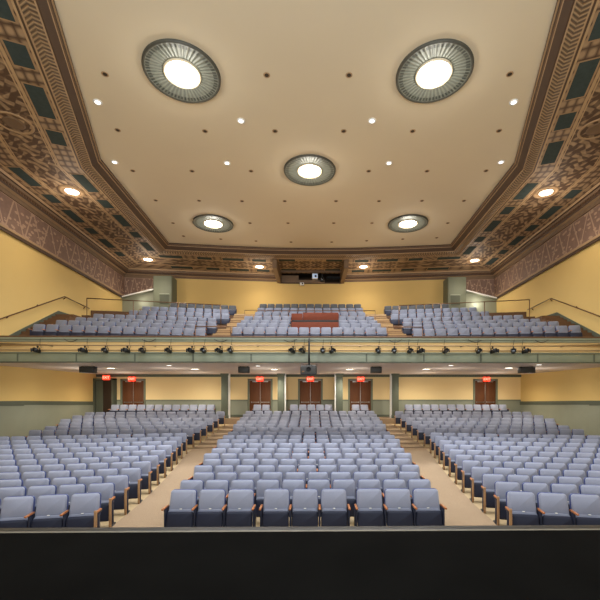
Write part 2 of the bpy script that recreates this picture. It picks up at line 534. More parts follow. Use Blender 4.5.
for sx in (-1, 1):
    mb.box(sx * 2.5 - .08, sx * 2.5 + .08, yi, yo, E + ZS - .05, E + ZS + .2, M['brown_mid'])
mb.box(-2.6, 2.6, yi - .06, yi + .02, E + ZS - .02, E + ZS + .2, M['tan'])
mb.box(-2.6, 2.6, yo - .9, yo - .8, E + ZS + .02, E + ZS + .2, M['brown_mid'])
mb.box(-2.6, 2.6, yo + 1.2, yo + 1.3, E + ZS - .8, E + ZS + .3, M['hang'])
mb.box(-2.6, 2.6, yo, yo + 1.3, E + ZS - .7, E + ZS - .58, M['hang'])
mb.box(-2.42, -1.0, yo - .06, yo + .02, E + ZS - .56, E + ZS + .02, M['brown_mid'])
mb.box(-1.0, 1.15, yo - .12, yo + .02, E + ZS - .6, E + ZS - .36, M['brown_mid'])
mb.box(-2.6, 2.6, yo - .1, yo + .02, E + ZS - .66, E + ZS - .57, M['brown_dark'])
struct(mb.build('trim_5'), 'recessed dark projection booth opening in the rear cornice', 'booth opening')

# ------------------------------------------------------------------ orchestra floor
rows = [(7.6, 1.93), (8.55, 1.962), (9.5, 1.995), (10.45, 2.005), (11.4, 2.0), (12.35, 1.985), (13.3, 1.957), (14.25, 1.916),
        (15.2, 1.88), (16.15, 1.83), (17.1, 1.78), (18.7, 1.735), (19.6, 1.65), (20.5, 1.54), (21.4, 1.42), (22.3, 1.29), (23.2, 1.16)]
SH = 0.86
prof = [(4.0, -2.79)] + [(d - .3, -t - SH) for d, t in rows[:11]] + [(17.7, -2.64)]
for i in range(11, 17):
    d, t = rows[i]; prof += [(d - .72, prof[-1][1]), (d - .719, -t - SH)]
prof += [(24.0, prof[-1][1]), (24.001, -1.69), (26.6, -1.69)]


def zf(s):
    for (a, za), (b, zb_) in zip(prof, prof[1:]):
        if a <= s <= b: return E + za + (zb_ - za) * (s - a) / max(1e-6, b - a)
    return E + (prof[0][1] if s < prof[0][0] else prof[-1][1])


def kk(s): return .185 if s < 17.3 else max(.105, .185 - (s - 17.3) * .08)


def dof(s, x): return s - kk(min(s, 24.0)) * max(0, abs(x) - 4.0) if s < 24.0 else s


mb = MB()
M['floor_seat'] = plain('smooth_cream_floor', (176, 154, 116), 0.7, var=0.08, scale=3)
def edge(tab, s, dflt):
    for (s0, v0), (s1, v1) in zip(tab, tab[1:]):
        if s0 <= s <= s1: return v0 + (v1 - v0) * (s - s0) / (s1 - s0)
    return tab[0][1] if s < tab[0][0] else tab[-1][1]
HCT = [(4, 2.8), (7.1, 2.8), (8.5, 2.85), (12.3, 3.3), (17.1, 3.8), (23.6, 4.15)]
HST = [(4, 3.55), (6.9, 3.84), (8.1, 4.07), (10.2, 4.33), (15.0, 5.0), (16.9, 5.3), (18.5, 5.45), (20.3, 5.35), (23.6, 5.05)]
pz = []
for (a, za), (b, zb_) in zip(prof, prof[1:]):
    m_ = max(1, int((b - a) / .5)); pz += [(a + (b - a) * q / m_, za + (zb_ - za) * q / m_) for q in range(m_)]
pz.append(prof[-1])
for (a, za), (b, zb_) in zip(pz, pz[1:]):
    ea = [-16.5, -edge(HST, a, 0), -edge(HCT, a, 0)]; eb = [-16.5, -edge(HST, b, 0), -edge(HCT, b, 0)]
    ea += [-v for v in reversed(ea)]; eb += [-v for v in reversed(eb)]
    for q in range(5):
        mt = M['carpet'] if q in (1, 3) or a > 23.5 or 17.3 < a < 17.9 else M['floor_seat']
        mb.face([(ea[q], dof(a, ea[q]), E + za), (ea[q + 1], dof(a, ea[q + 1]), E + za), (eb[q + 1], dof(b, eb[q + 1]), E + zb_), (eb[q], dof(b, eb[q]), E + zb_)], mt)
struct(mb.build('floor'), 'tan carpeted auditorium floor sloping up from the stage', 'floor')

# stage
mb = MB()
mb.box(-16, 16, -6, 4.36, E - 1.75, E - 1.6, M['stage'])
mb.box(-16, 16, 4.36, 4.40, E - 1.75, E - 1.597, M['strip'])
mb.rbox(-16, 16, 4.40, 4.54, E - 1.78, E - 1.6, M['stage_lip'], .015)
mb.box(-16, 16, 4.1, 4.4, -.1, E - 1.75, M['stage'])
st = mb.build('stage_floor'); struct(st, 'black painted stage floor with a pale edge strip', 'stage')

# rear wall under the balcony, pilasters, wainscot
DW = 25.8
ZB = 1.19
def side_x(d): 
    a, b = W[1], W[2]
    return abs(a.x + (b.x - a.x) * (d - a.y) / (b.y - a.y))
HX = side_x(DW)
def wall_x(d):
    if d > W[1].y: return side_x(d)
    a, b = W[0], W[1]
    return abs(a.x + (b.x - a.x) * (d - a.y) / (b.y - a.y))
doors = [(-11.95, 1), (-3.4, 2), (0, 3), (3.4, 4), (11.95, 5)]
DWD, DTOP = .72, .79                       # half opening, top above the eye
ZR = -1.69
mb = MB()
edges = [-HX] + [e for x, _ in doors for e in (x - DWD - .12, x + DWD + .12)] + [HX]
for i in range(0, len(edges), 2):
    mb.box(edges[i], edges[i + 1], DW, DW + .2, E + ZR, E - .54, M['wains'])
    mb.box(edges[i], edges[i + 1], DW, DW + .2, E - .54, E + ZB + .1, M['cream_low'])
for x, _ in doors: mb.box(x - DWD - .12, x + DWD + .12, DW, DW + .2, E + DTOP + .1, E + ZB + .1, M['cream_low'])
struct(mb.build('wall_back'), 'cream rear wall under the balcony with grey green lower part', 'wall')
mb = MB()
for i in range(0, len(edges), 2): mb.box(edges[i], edges[i + 1], DW - .03, DW - .005, E - .62, E - .52, M['green'])
mb.box(-HX, HX, DW - .1, DW - .005, E + ZB - .17, E + ZB, M['green_dark'])
for i in range(0, len(edges), 2): mb.box(edges[i], edges[i + 1], DW - .03, DW - .005, E + ZR, E + ZR + .15, M['green_dark'])
struct(mb.build('trim_6'), 'grey green chair rail and dark top band on the rear wall', 'trim')
for name, sx in (('left', -1), ('right', 1)):
    mb = MB()
    pts = [(d, wall_x(d) - .03) for d in (7, 12, W[1].y, 18.7, DW)]
    zt = {7: -.2, 12: -.3, W[1].y: -.38, 18.7: -.43, DW: -.64}
    for (a, xa_), (b, xb_) in zip(pts, pts[1:]):
        za, zb2 = zt[a], zt[b]
        mb.face([(sx * xa_, a, 0), (sx * xb_, b, 0), (sx * xb_, b, E + zb2), (sx * xa_, a, E + za)], M['wains'])
        for o in (.03,):
            mb.face([(sx * (xa_ - o), a, E + za - .2), (sx * (xb_ - o), b, E + zb2 - .24), (sx * (xb_ - o), b, E + zb2), (sx * (xa_ - o), a, E + za)], M['green_dark'])
            mb.face([(sx * (xa_ - o), a, E + za), (sx * (xb_ - o), b, E + zb2), (sx * (xb_ + .02), b, E + zb2), (sx * (xa_ + .02), a, E + za)], M['green'])
    struct(mb.build('baseboard_' + name), 'pale grey green wainscot with darker rail on the %s wall' % name, 'wainscot')

# pilasters under the balcony
for k, x in enumerate((-5.5, -1.88, 1.88, 5.5)):
    mb = MB()
    mb.rbox(x - .22, x + .22, 24.45, 24.85, E + ZR, E + ZB, M['green_dark'], .02)
    mb.rbox(x - .26, x + .26, 24.41, 24.89, E + ZB - .12, E + ZB, M['green_dark'], .01)
    mb.rbox(x - .26, x + .26, 24.41, 24.89, E + ZR, E + ZR + .2, M['green_dark'], .01)
    mb.box(x - .30, x - .225, 24.5, 24.8, E + ZR, E + ZB, M['white']) if x > 0 else mb.box(x + .225, x + .30, 24.5, 24.8, E + ZR, E + ZB, M['white'])
    o = mb.build('column'); struct(o, 'grey green square column under the balcony, %s from the left' % ORD[k + 1], 'column')

# doors
dpos = ['double brown door beside the dark passage at the left', 'double brown door between the first and second columns', 'double brown door in the middle of the rear wall',
        'double brown door between the third and fourth columns', 'double brown door at the right end of the rear wall']
for (x, k), lab in zip(doors, dpos):
    t = empty('door_%d' % k, (x, DW, E + ZR)); struct(t, lab, 'door')
    H = DTOP - ZR
    mb = MB()
    for s in (-1, 1): mb.rbox(s * (DWD + .06) - .06, s * (DWD + .06) + .06, -.06, .14, 0, H + .1, M['green'], .012)
    mb.rbox(-DWD - .12, DWD + .12, -.06, .14, H, H + .1, M['green'], .012)
    mb.build('door_frame', t)
    for s in (-1, 1):
        mb = MB(); mb.rbox(min(s * .012, s * DWD), max(s * .012, s * DWD), .03, .08, .02, H - .01, M['door_wood'], .008)
        mb.box(s * .36 - .3, s * .36 + .3, .02, .03, .03, .26, M['chrome'])
        lf = mb.build('door_leaf', t)
        h = MB(); h.tube([(s * .1, .0, 1.0), (s * .62, .0, 1.0)], .02, M['chrome']); h.box(s * .1 - .02, s * .1 + .02, 0, .03, .96, 1.04, M['chrome']); h.box(s * .6 - .02, s * .6 + .02, 0, .03, .96, 1.04, M['chrome'])
        h.build('push_bar', lf)
        c = MB(); c.rbox(s * .36 - .17, s * .36 + .17, -.02, .03, H - .12, H - .05, M['chrome'], .01); c.build('door_closer', lf)
    mb = MB(); mb.rbox(-.012, .012, .015, .085, .02, H - .01, M['chrome'], .005); mb.build('center_post', t)
# dark passage at the left
mb = MB()
x0, x1 = -HX + .12, -13.15
mb.box(x0, x1, DW - .35, DW - .012, E + ZR, E + .78, M['hang'])
mb.box(x0 - .12, x0, DW - .5, DW - .012, E + ZR, E + .9, M['green_dark']); mb.box(x1, x1 + .12, DW - .5, DW - .012, E + ZR, E + .9, M['green_dark'])
mb.box(x0 - .12, x1 + .12, DW - .5, DW - .012, E + .78, E + .9, M['green_dark'])
mb.box(x0 + .05, x0 + .5, DW - .4, DW - .36, E + ZR, E + .74, M['green_dark'])
struct(mb.build('door_6'), 'dark grey green doorway in the left rear corner', 'door')


def exit_sign(x, d, z, lab, k):
    t = empty('exit_sign', (x, d, z)); tag(t, lab, 'exit sign', 'red exit signs over the doors')
    mb = MB(); mb.rbox(-.24, .24, -.03, .03, -.16, .16, M['exit_red'], .05); h = mb.build('sign_panel', t)
    mb = MB(); mb.tube([(0, 0, .15), (0, 0, ZB + E - z)], .012, M['charcoal']); mb.rbox(-.06, .06, -.025, .025, .15, .18, M['charcoal'], .005); mb.build('mount', t)
    cu = bpy.data.curves.new('lettering', 'FONT'); cu.body = 'EXIT'; cu.size = .22; cu.align_x = 'CENTER'; cu.align_y = 'CENTER'; cu.extrude = .003
    cu.materials.append(M['exit_text'])
    o = bpy.data.objects.new('lettering', cu); C.objects.link(o)
    bpy.context.view_layer.update()
    me = bpy.data.meshes.new_from_object(o.evaluated_get(bpy.context.evaluated_depsgraph_get())); bpy.data.objects.remove(o)
    o = bpy.data.objects.new('lettering', me); C.objects.link(o); o.parent = h; o.location = (0, -.036, 0); o.rotation_euler = (PI / 2, 0, 0)


slab = ['red lit EXIT sign over the door beside the dark passage', 'red lit EXIT sign over the door between first and second columns', 'red lit EXIT sign over the middle rear door',
        'red lit EXIT sign over the door between third and fourth columns', 'red lit EXIT sign over the door at the right end']
for (x, k), lab in zip(doors, slab): exit_sign(x, DW - .2, E + .87, lab, k)
exit_sign(-13.45, DW - .55, E + .95, 'red lit EXIT sign over the dark corner passage', 6)

# ------------------------------------------------------------------ balcony
DB = 15.6
mb = MB()
wb = side_x(DB) + .05
def bx(d): return wall_x(d) + .03
mb.face([(-bx(DB), DB, E + ZB), (-bx(DW), DW, E + ZB), (bx(DW), DW, E + ZB), (bx(DB), DB, E + ZB)], M['mauve'])
mb.box(-bx(DB), bx(DB), DB, DB + .25, E + ZB - .001, E + 1.58, M['mauve'])
# front: lower green fascia, tan parapet, upper green band with ledges
mb.rbox(-bx(DB), bx(DB), DB - .1, DB + .1, E + ZB + .02, E + 1.58, M['fascia'], .02)
mb.rbox(-bx(DB), bx(DB), DB - .14, DB + .1, E + 1.55, E + 1.62, M['green'], .02)
mb.rbox(-bx(DB), bx(DB), DB - .13, DB + .1, E + ZB, E + ZB + .05, M['green_dark'], .015)
mb.box(-bx(DB), bx(DB), DB + .12, DB + .24, E + 1.58, E + 2.08, M['parapet'])
mb.rbox(-bx(DB), bx(DB), DB + .06, DB + .26, E + 1.70, E + 1.735, M['tan'], .01)
mb.rbox(-bx(DB), bx(DB), DB + .02, DB + .28, E + 2.05, E + 2.24, M['green_light'], .02)
mb.rbox(-bx(DB), bx(DB), DB - .04, DB + .28, E + 2.12, E + 2.16, M['green'], .01)
mb.rbox(-bx(DB), bx(DB), DB - .02, DB + .30, E + 2.235, E + 2.29, M['stepdark'], .015)
for k in range(-6, 7): mb.box(k * 2.35 - .03, k * 2.35 + .03, DB - .112, DB - .05, E + ZB + .05, E + 1.55, M['green_dark'])
struct(mb.build('trim_7'), 'balcony front with grey green panels around a tan parapet and mauve underside', 'balcony front')

BR = [(19.0, 3.22), (20.1, 3.63), (21.2, 3.99), (22.3, 4.42), (24.6, 5.15), (25.7, 5.66), (26.8, 6.19)]
KB = math.tan(math.radians(10))
tiers = [(15.7, 1.95)] + [(d - .78, t - SH) for d, t in BR] + [(32.5, None)]
mb = MB()
for (a, za), (b, zb2) in zip(tiers, tiers[1:]):
    mb.face([(-5.2, a, E + za), (5.2, a, E + za), (5.2, b, E + za), (-5.2, b, E + za)], M['step'])
    if zb2 is not None: mb.face([(-5.2, b, E + za), (5.2, b, E + za), (5.2, b, E + zb2), (-5.2, b, E + zb2)], M['step'])
struct(mb.build('floor_balcony'), 'tan stepped balcony floor of the middle block', 'floor')
# aisle steps: an extra half step in front of every tier
mb = MB()
for sx in (-1, 1):
    for (a, za), (b, zb2) in zip(tiers[:-1], tiers[1:-1]):
        r = zb2 - za
        for k in (1, 2):
            mb.box(min(sx * 3.98, sx * 5.18), max(sx * 3.98, sx * 5.18), b - .28 * (3 - k), b - .28 * (2 - k) + .001, E + za, E + za + r * k / 3, M['step'])
            mb.box(min(sx * 3.98, sx * 5.18), max(sx * 3.98, sx * 5.18), b - .28 * (3 - k) - .02, b - .28 * (3 - k) + .02, E + za + r * k / 3 - .03, E + za + r * k / 3 + .004, M['stepdark'])
struct(mb.build('floor_steps'), 'tan wooden steps in the balcony aisles', 'steps')
for sx, nm in ((-1, 'left'), (1, 'right')):
    mb = MB()
    xi, xo = 5.2, 15.2
    tt = [(16.6, 1.95)] + [(d + .6 - .78, t - SH) for d, t in BR] + [(34.0, None)]
    for (a, za), (b, zb2) in zip(tt, tt[1:]):
        fa = lambda d, x: d - KB * (x - 5.25)
        mb.face([(sx * xi, fa(a, xi), E + za), (sx * xo, fa(a, xo), E + za), (sx * xo, fa(b, xo), E + za), (sx * xi, fa(b, xi), E + za)], M['stepdark'])
        if zb2 is not None:
            mb.face([(sx * xi, fa(b, xi), E + za), (sx * xo, fa(b, xo), E + za), (sx * xo, fa(b, xo), E + zb2), (sx * xi, fa(b, xi), E + zb2)], M['stepdark'])
        mb.face([(sx * xi, fa(a, xi), E + 1.3), (sx * xi, fa(b, xi), E + 1.3), (sx * xi, fa(b, xi), E + za), (sx * xi, fa(a, xi), E + za)], M['stepdark'])
    struct(mb.build('floor_side_' + nm), 'dark stepped balcony floor of the %s block' % nm, 'floor')
    # stepped skirting on the side wall
    mb = MB()
    xw = lambda d: sx * (side_x(d) - .04)
    zl = [(17.0, 1.95), (18.5, 2.75), (21.5, 4.29), (24.0, 4.35), (29.8, 4.7)]
    for (d0, z0), (d1, z1) in zip(zl, zl[1:]):
        mb.face([(xw(d0), d0, E + z0 - .2), (xw(d1), d1, E + z1 - .2), (xw(d1), d1, E + z1 + .26), (xw(d0), d0, E + z0 + .26)], M['green_dark'])
        mb.face([(xw(d0), d0, E + z0 + .26), (xw(d1), d1, E + z1 + .26), (sx * side_x(d1), d1, E + z1 + .26), (sx * side_x(d0), d0, E + z0 + .26)], M['green'])
    struct(mb.build('baseboard_stair_' + nm), 'grey green stair skirting on the %s wall of the balcony' % nm, 'skirting')
    mb = MB()
    nst = 9
    for k in range(nst):
        d0, d1 = 18.5 + 3.0 * k / nst, 18.5 + 3.0 * (k + 1) / nst
        zt_ = 2.75 + 1.54 * (k + 1) / nst
        a_, b_ = sx * 13.05, sx * (side_x(d0) - .06)
        mb.box(min(a_, b_), max(a_, b_), d0, d1 if k < nst - 1 else 23.4, E + 1.9, E + zt_, M['stepdark'])
    struct(mb.build('floor_stair_' + nm), 'dark brown stairs along the %s wall of the balcony' % nm, 'stairs')
# grey-green vestibules in the rear corners
for sx, nm in ((-1, 'left'), (1, 'right')):
    mb = MB()
    y = 29.4
    mb.rbox(min(sx * 10.7, sx * 12.1), max(sx * 10.7, sx * 12.1), y, y + 1.3, E + 4.9, E + 8.95, M['green'], .02)
    a, b = sx * 12.1, sx * 14.75
    mb.face([(a, y + .3, E + 4.9), (b, y + .3, E + 4.9), (b, y + .3, E + 7.3), (a, y + .3, E + 7.95)], M['wains'])
    P = [(a, y - .05, E + 7.95), (b, y - .05, E + 7.3), (b, y + .7, E + 7.3), (a, y + .7, E + 7.95)]
    mb.face(P, M['white']); mb.face([(p[0], p[1], p[2] - .1) for p in P], M['wains']); mb.face([P[0], P[1], (b, y - .05, E + 7.2), (a, y - .05, E + 7.85)], M['white'])
    mb.box(min(sx * 10.9, sx * 11.6), max(sx * 10.9, sx * 11.6), y - .03, y, E + 6.75, E + 7.5, M['green_dark'])
    mb.rbox(min(sx * 10.9, sx * 11.6) - .05, max(sx * 10.9, sx * 11.6) + .05, y - .05, y - .0, E + 7.5, E + 7.57, M['green_light'], .01)
    struct(mb.build('wall_vestibule_' + nm), 'grey green stair vestibule in the %s rear corner of the balcony' % nm, 'wall')

# ------------------------------------------------------------------ auditorium seats
SW = 0.565


def seat_meshes():
    R = lambda a: Matrix.Rotation(math.radians(a), 4, 'X')
    mxb = Matrix.Translation((0, -.085, .635)) @ R(-14)
    mxs = Matrix.Translation((0, -.245, .315)) @ R(-9)
    d = {}
    m = MB(); m.slab(.51, .45, .05, .06, M['fabric'], mxb @ Matrix.Translation((0, -.02, 0)), .025, .95); d['backrest'] = m
    m = MB(); m.slab(.526, .475, .045, .07, M['blue'], mxb @ Matrix.Translation((0, .03, 0)), .0, .955); d['back_shell'] = m
    m = MB(); m.slab(.495, .40, .07, .06, M['fabric'], mxs @ Matrix.Translation((0, .03, .01)), .0); d['seat'] = m
    m = MB(); m.slab(.505, .375, .05, .05, M['navy'], mxs @ Matrix.Translation((0, -.032, -.018)), .015); d['seat_pan'] = m
    m = MB(); m.rbox(-.022, .022, -.01, .0, -.009, .009, M['plate'], .003, mxs @ Matrix.Translation((0, -.01, .213)) @ R(-60)); d['number_plate'] = m

    def leg(x):
        m = MB(); m.rbox(x - .016, x + .016, -.30, -.06, 0.03, .555, M['navy'], .008, None, 1); m.rbox(x - .022, x + .022, -.36, -.02, 0, .03, M['black'], .006, None, 1)
        return m

    def arm(x):
        m = MB(); m.rbox(x - .022, x + .022, -.42, -.12, .555, .59, M['arm_wood'], .012); return m

    def panel(x, s):
        m = MB(); m.rbox(x - .012, x + .012, -.30, -.20, .02, .56, M['navy'], .006, None, 1); m.rbox(x - .014, x + .014, -.37, -.10, .52, .57, M['navy'], .006, None, 1); m.rbox(x - .024, x + .024, -.42, -.37, .0, .62, M['end_wood'], .012); m.rbox(x - .024, x + .024, -.38, -.1, .0, .03, M['black'], .006, None, 1); return m
    d['leg_l'] = leg(-SW / 2); d['armrest_l'] = arm(-SW / 2); d['leg_r'] = leg(SW / 2); d['armrest_r'] = arm(SW / 2)
    d['end_l'] = panel(-SW / 2 - .0, -1); d['end_r'] = panel(SW / 2, 1)
    return d


SM = seat_meshes()
SMESH = {k: v.mesh(k) for k, v in SM.items()}
SPROTO = {}


def make_seat(left, right, panel_l, panel_r):   # an empty with its parts; ends carry wooden panels
    t = bpy.data.objects.new('auditorium_seat', None); t.empty_display_size = .1
    def part(name, key, par):
        o = bpy.data.objects.new(name, SMESH[key]); o.parent = par; C.objects.link(o); return o
    C.objects.link(t)
    b = part('backrest', 'backrest', t); part('back_shell', 'back_shell', b)
    s = part('seat', 'seat', t); part('seat_pan', 'seat_pan', s); part('number_plate', 'number_plate', s)
    if left:
        if panel_l: p = part('end_panel', 'end_l', t); p['label'] = 'tan wooden end panel on the aisle'
        else: p = part('leg', 'leg_l', t)
        part('armrest', 'armrest_l', p)
    if right:
        if panel_r: p = part('end_panel', 'end_r', t); p['label'] = 'tan wooden end panel on the aisle'
        else: p = part('leg', 'leg_r', t)
        part('armrest', 'armrest_r', p)
    return t


specs = []     # (x, y, z, rz, left leg, right leg, panel_l, panel_r, block, row number, seat number, n in row)


def row_center(i, s, xl, xr, gaps=(), z=None, block='centre'):
    W_ = xr - xl; n = int((W_ - .04 - sum(g for _, g in gaps)) / SW + .3)
    st = (W_ - n * SW - sum(g for _, g in gaps)) / 2
    x = xl + st + SW / 2
    for k in range(n):
        for gi, g in gaps:
            if k == gi: x += g
        newstart = k == 0 or any(gi == k for gi, _ in gaps)
        last = k == n - 1 or any(gi == k + 1 for gi, _ in gaps)
        specs.append((x, s, zf(s - .25) if z is None else z, 0.0, True, last, False, False, block, i, k + 1, n)); x += SW


def row_side(sx, i, xin, s, ang, xlim, block, z=None, kslope=None, panel=True):
    u = Vector((sx * math.cos(ang), -math.sin(ang)))
    p0 = Vector((sx * xin, s))
    n = 0
    while True:
        p = p0 + u * (SW * (n + 1.0) + .03)
        if abs(p.x) > min(xlim, wall_x(p.y - .6) - .35): break
        n += 1
    for k in range(n):
        p = p0 + u * (SW * (k + .5) + .03)
        rz = sx * -ang if False else (-ang if sx > 0 else ang)
        first, last = k == 0, k == n - 1
        if sx < 0: l, r = True, first; pl, pr = False, first and panel
        else: l, r = True, last; pl, pr = first and panel, False
        if sx < 0 and last: l = True
        specs.append((p.x, p.y, z if z is not None else None, rz, l, r, pl, pr, block, i, k + 1, n))


cl = [-2.86, -2.86, -3.0, -3.14, -3.24, -3.35, -3.45, -3.54, -3.62, -3.68, -3.75, -3.86, -3.9, -3.95, -4.0, -4.04, -4.08]
for i, (s, t) in enumerate(rows):
    h = -cl[i] - .144 + .0066 * s + .04
    row_center(i + 1, s, -h, h, ((3, .14), (6, .14)) if i == 0 else ())
xin = [3.96, 4.18, 4.31, 4.42, 4.54, 4.68, 4.81, 4.93, 5.07, 5.19, 5.3, 5.5, 5.42, 5.36, 5.26, 5.2, 5.05]
for sx in (-1, 1):
    for i, (s, t) in enumerate(rows):
        ss = s - .2; a = math.atan(kk(ss))
        xi_ = xin[i] - .144 + .0066 * s
        row_side(sx, i + 1, xi_, dof(ss, xi_), a, 13.35 if i < 11 else 13.2, 'left' if sx < 0 else 'right')
# the loose back row by the doors
for x0, n in ((-3.75, 2), (-1.35, 5), (2.7, 2)):
    for k in range(n): specs.append((x0 + SW * (k + .5), 25.0, E + ZR, 0, True, k == n - 1, False, False, 'back', 18, k + 1, n))
for sx in (-1, 1):
    for k in range(12):
        x = sx * (6.2 + SW * (k + .5)); specs.append((x, 25.0, E + ZR, 0, True, (k == 11 if sx > 0 else k == 0), False, False, 'back', 18, k + 1, 12))
# balcony
for i, (d, t) in enumerate(BR):
    z = E + t - SH
    n = 14 if i < 4 else 13
    for k in range(n):
        if i in (1, 2, 3) and 5 <= k <= 8: continue
        x = (k - (n - 1) / 2) * .552
        if i in (1, 2, 3) and k > 8:
            x += .47
            if k == 13: continue
        specs.append((x, d, z, 0, True, k == n - 1 or (i in (1, 2, 3) and k in (4, 12)), False, False, 'balcony', i + 1, k + 1, n))
    lim = [13.4, 12.95, 12.75, 12.4, 11.7, 11.1, 10.2][i]
    for sx in (-1, 1):
        a = math.radians(10); u = Vector((sx * math.cos(a), -math.sin(a))); p0 = Vector((sx * 5.28, d + .6))
        off = .27 * (i % 2)
        for k in range(int((lim - 5.28) / (SW * math.cos(a)))):
            p = p0 + u * (SW * (k + .5) + .03 + off)
            specs.append((p.x, p.y, z, -a if sx > 0 else a, True, (k == 0) if sx < 0 else False, False, False, 'balcony', i + 1, k + 1, 0))


def side_z(x, y, i):          # floor height under a side-block seat
    s = rows[i - 1][0] - .2
    return zf(s - .1)


full = []
for sp in specs:
    x, y, z = sp[0], sp[1], sp[2]
    if z is None: z = side_z(x, y, sp[9])
    px, py = proj(Vector((x, y, z + .6)))
    full.append((sp, z, px, py))
cand = [f for f in full if 22 <= f[2] <= 584 and f[0][8] in ('left', 'right', 'centre') and 380 < f[3] < 540]
cand.sort(key=lambda f: f[0][1])
chosen = set(id(f) for f in cand[:300])
side_word = {'left': 'left', 'right': 'right', 'centre': 'middle'}
far = MB()
seat_tpl = {}


def add_far(sp, z):
    dark = sp[8] == 'balcony' and sp[9] == 7  # rear balcony row: backrests get the painted shade
    cloth = M['fabric_dimmed'] if sp[8] == 'balcony' else M['fabric']
    x, y, _, rz, l, r, pl, pr = sp[:8]
    mx = Matrix.Translation((x, y, z)) @ Matrix.Rotation(rz, 4, 'Z')
    keys = ['backrest', 'back_shell', 'seat', 'seat_pan']
    keys += (['end_l'] if pl else ['leg_l']) + ['armrest_l'] if l else []
    keys += (['end_r'] if pr else ['leg_r']) + ['armrest_r'] if r else []
    for k in keys:
        s = SM[k]; b = len(far.v)
        far.v.extend([tuple(mx @ Vector(v)) for v in s.v])
        for f, mi, sm in zip(s.f, s.mi, s.sm):
            far.f.append(tuple(b + q for q in f)); far.mi.append(far.mat((M['fabric_unlit'] if dark and k == 'backrest' else cloth) if s.mats[mi] is M['fabric'] else s.mats[mi])); far.uvs.append(None); far.sm.append(sm)


protos = {}
for f in full:
    sp, z = f[0], f[1]
    x, y, _, rz, l, r, pl, pr, block, i, k, n = sp
    if id(f) in chosen:
        key = (l, r, pl, pr)
        if key not in protos: protos[key] = o = make_seat(*key)
        else: o = copy_tree(protos[key])
        o.location = (x, y, z); o.rotation_euler = (0, 0, rz)
        rw = 'front row' if i == 1 else ORD[i] + ' row'
        if block == 'centre': lab = 'grey-blue folding seat, %s from the left in the %s of the middle block' % (ORD[k], rw)
        elif k == 1: lab = 'grey-blue folding seat with wooden end panel on the aisle, %s of %s block' % (rw, block)
        else: lab = 'grey-blue folding seat, %s from the aisle in the %s of the %s block' % (ORD[k], rw, block)
        tag(o, lab, 'seat', 'folding seats in the %s block of the stalls' % side_word[block])
    else: add_far(sp, z)
o = far.build('auditorium_seat_rows')
tag(o, 'rows of grey-blue folding seats farther back in the stalls and on the balcony', 'seats', None, 'stuff')

# ------------------------------------------------------------------ lights in the ceiling
def ring_light(px, py, lab):
    p = at_z(px, py, ZC - .03); R = 1.15
    t = empty('ring_ceiling_light', (p.x, p.y, E + ZC)); tag(t, lab, 'ceiling light', 'large round ceiling lights')
    mb = MB(); mb.lathe([(R + .03, 0), (R + .03, -.05), (R + .01, -.08), (R - .02, -.08), (R - .05, -.06)], M['rim'], 64); mb.build('rim', t)
    mb = MB(); mb.lathe([(R - .05, -.06), (R - .2, -.045), (.57, -.02), (.55, -.02)], M['reflector'], 64); mb.build('reflector', t)
    mb = MB(); mb.lathe([(.57, -.02), (.57, -.06), (.54, -.075), (.51, -.06), (.49, -.03)], M['pale_ring'], 48); mb.build('inner_ring', t)
    mb = MB(); mb.lathe([(.49, -.03), (.3, -.035)], M['lamp'], 48, cap1=True); mb.build('lamp_disc', t)
    l = bpy.data.lights.new('ring_lamp', 'SPOT'); l.energy = 2000; l.spot_size = math.radians(150); l.spot_blend = .6; l.shadow_soft_size = .5; l.color = (.96, .97, 1)
    lo = bpy.data.objects.new('ring_lamp', l); C.objects.link(lo); lo.location = (p.x, p.y, E + ZC - .2)
    l = bpy.data.lights.new('ring_glow', 'POINT'); l.energy = 55; l.shadow_soft_size = .25; l.color = (1, .95, .85)
    lo = bpy.data.objects.new('ring_glow', l); C.objects.link(lo); lo.location = (p.x, p.y, E + ZC - .45)


for px, py, lab in ((182.5, 74, 'big round ceiling light over the left front seats with fluted grey reflector'),
                    (433.8, 74, 'big round ceiling light over the right front seats with fluted grey reflector'),
                    (309.7, 171, 'round ceiling light alone in the middle of the ceiling'),
                    (213.3, 223.8, 'round ceiling light near the rear left corner of the ceiling'),
                    (407.9, 223.8, 'round ceiling light near the rear right corner of the ceiling')):
    ring_light(px, py, lab)

dots = [[(105, 74), (266.7, 75), (349, 75), (509.7, 74)], [(117.7, 130), (205, 131), (275, 131), (343.7, 131), (412.7, 131), (499, 130.7)],
        [(132.7, 170.7), (192, 171), (251, 171), (368.7, 171), (427, 171), (486, 170.7)],
        [(155.7, 200.3), (199, 200.6), (242, 201), (284.7, 201), (336, 201), (379, 201), (422, 200.7), (464, 200.7)],
        [(173, 223), (250, 223), (288, 223), (333.7, 223), (372, 223), (447.7, 223)],
        [(183.5, 236), (220.7, 239), (256, 241), (291, 242), (331.7, 242), (366.7, 240.7), (402.7, 239), (436.7, 237.7)]]
proto = None
for ri, r in enumerate(dots):
    for k, (px, py) in enumerate(r):
        p = at_z(px, py, ZC)
        if proto is None:
            proto = t = empty('recessed_can_light')
            mb = MB(); mb.lathe([(.11, 0), (.11, -.01), (.085, -.014), (.07, -.01)], M['tan'], 16); mb.build('trim_ring', t)
            mb = MB(); mb.lathe([(.07, -.01), (.04, -.008)], M['hole'], 16, cap1=True); mb.build('dark_opening', t)
        else: t = copy_tree(proto)
        t.location = (p.x, p.y, E + ZC)
        tag(t, 'small dark unlit ceiling can, %s from left in the %s row from the stage' % (ORD[k + 1], ORD[ri + 1]), 'can light', 'unlit can lights in the ceiling')
proto = None
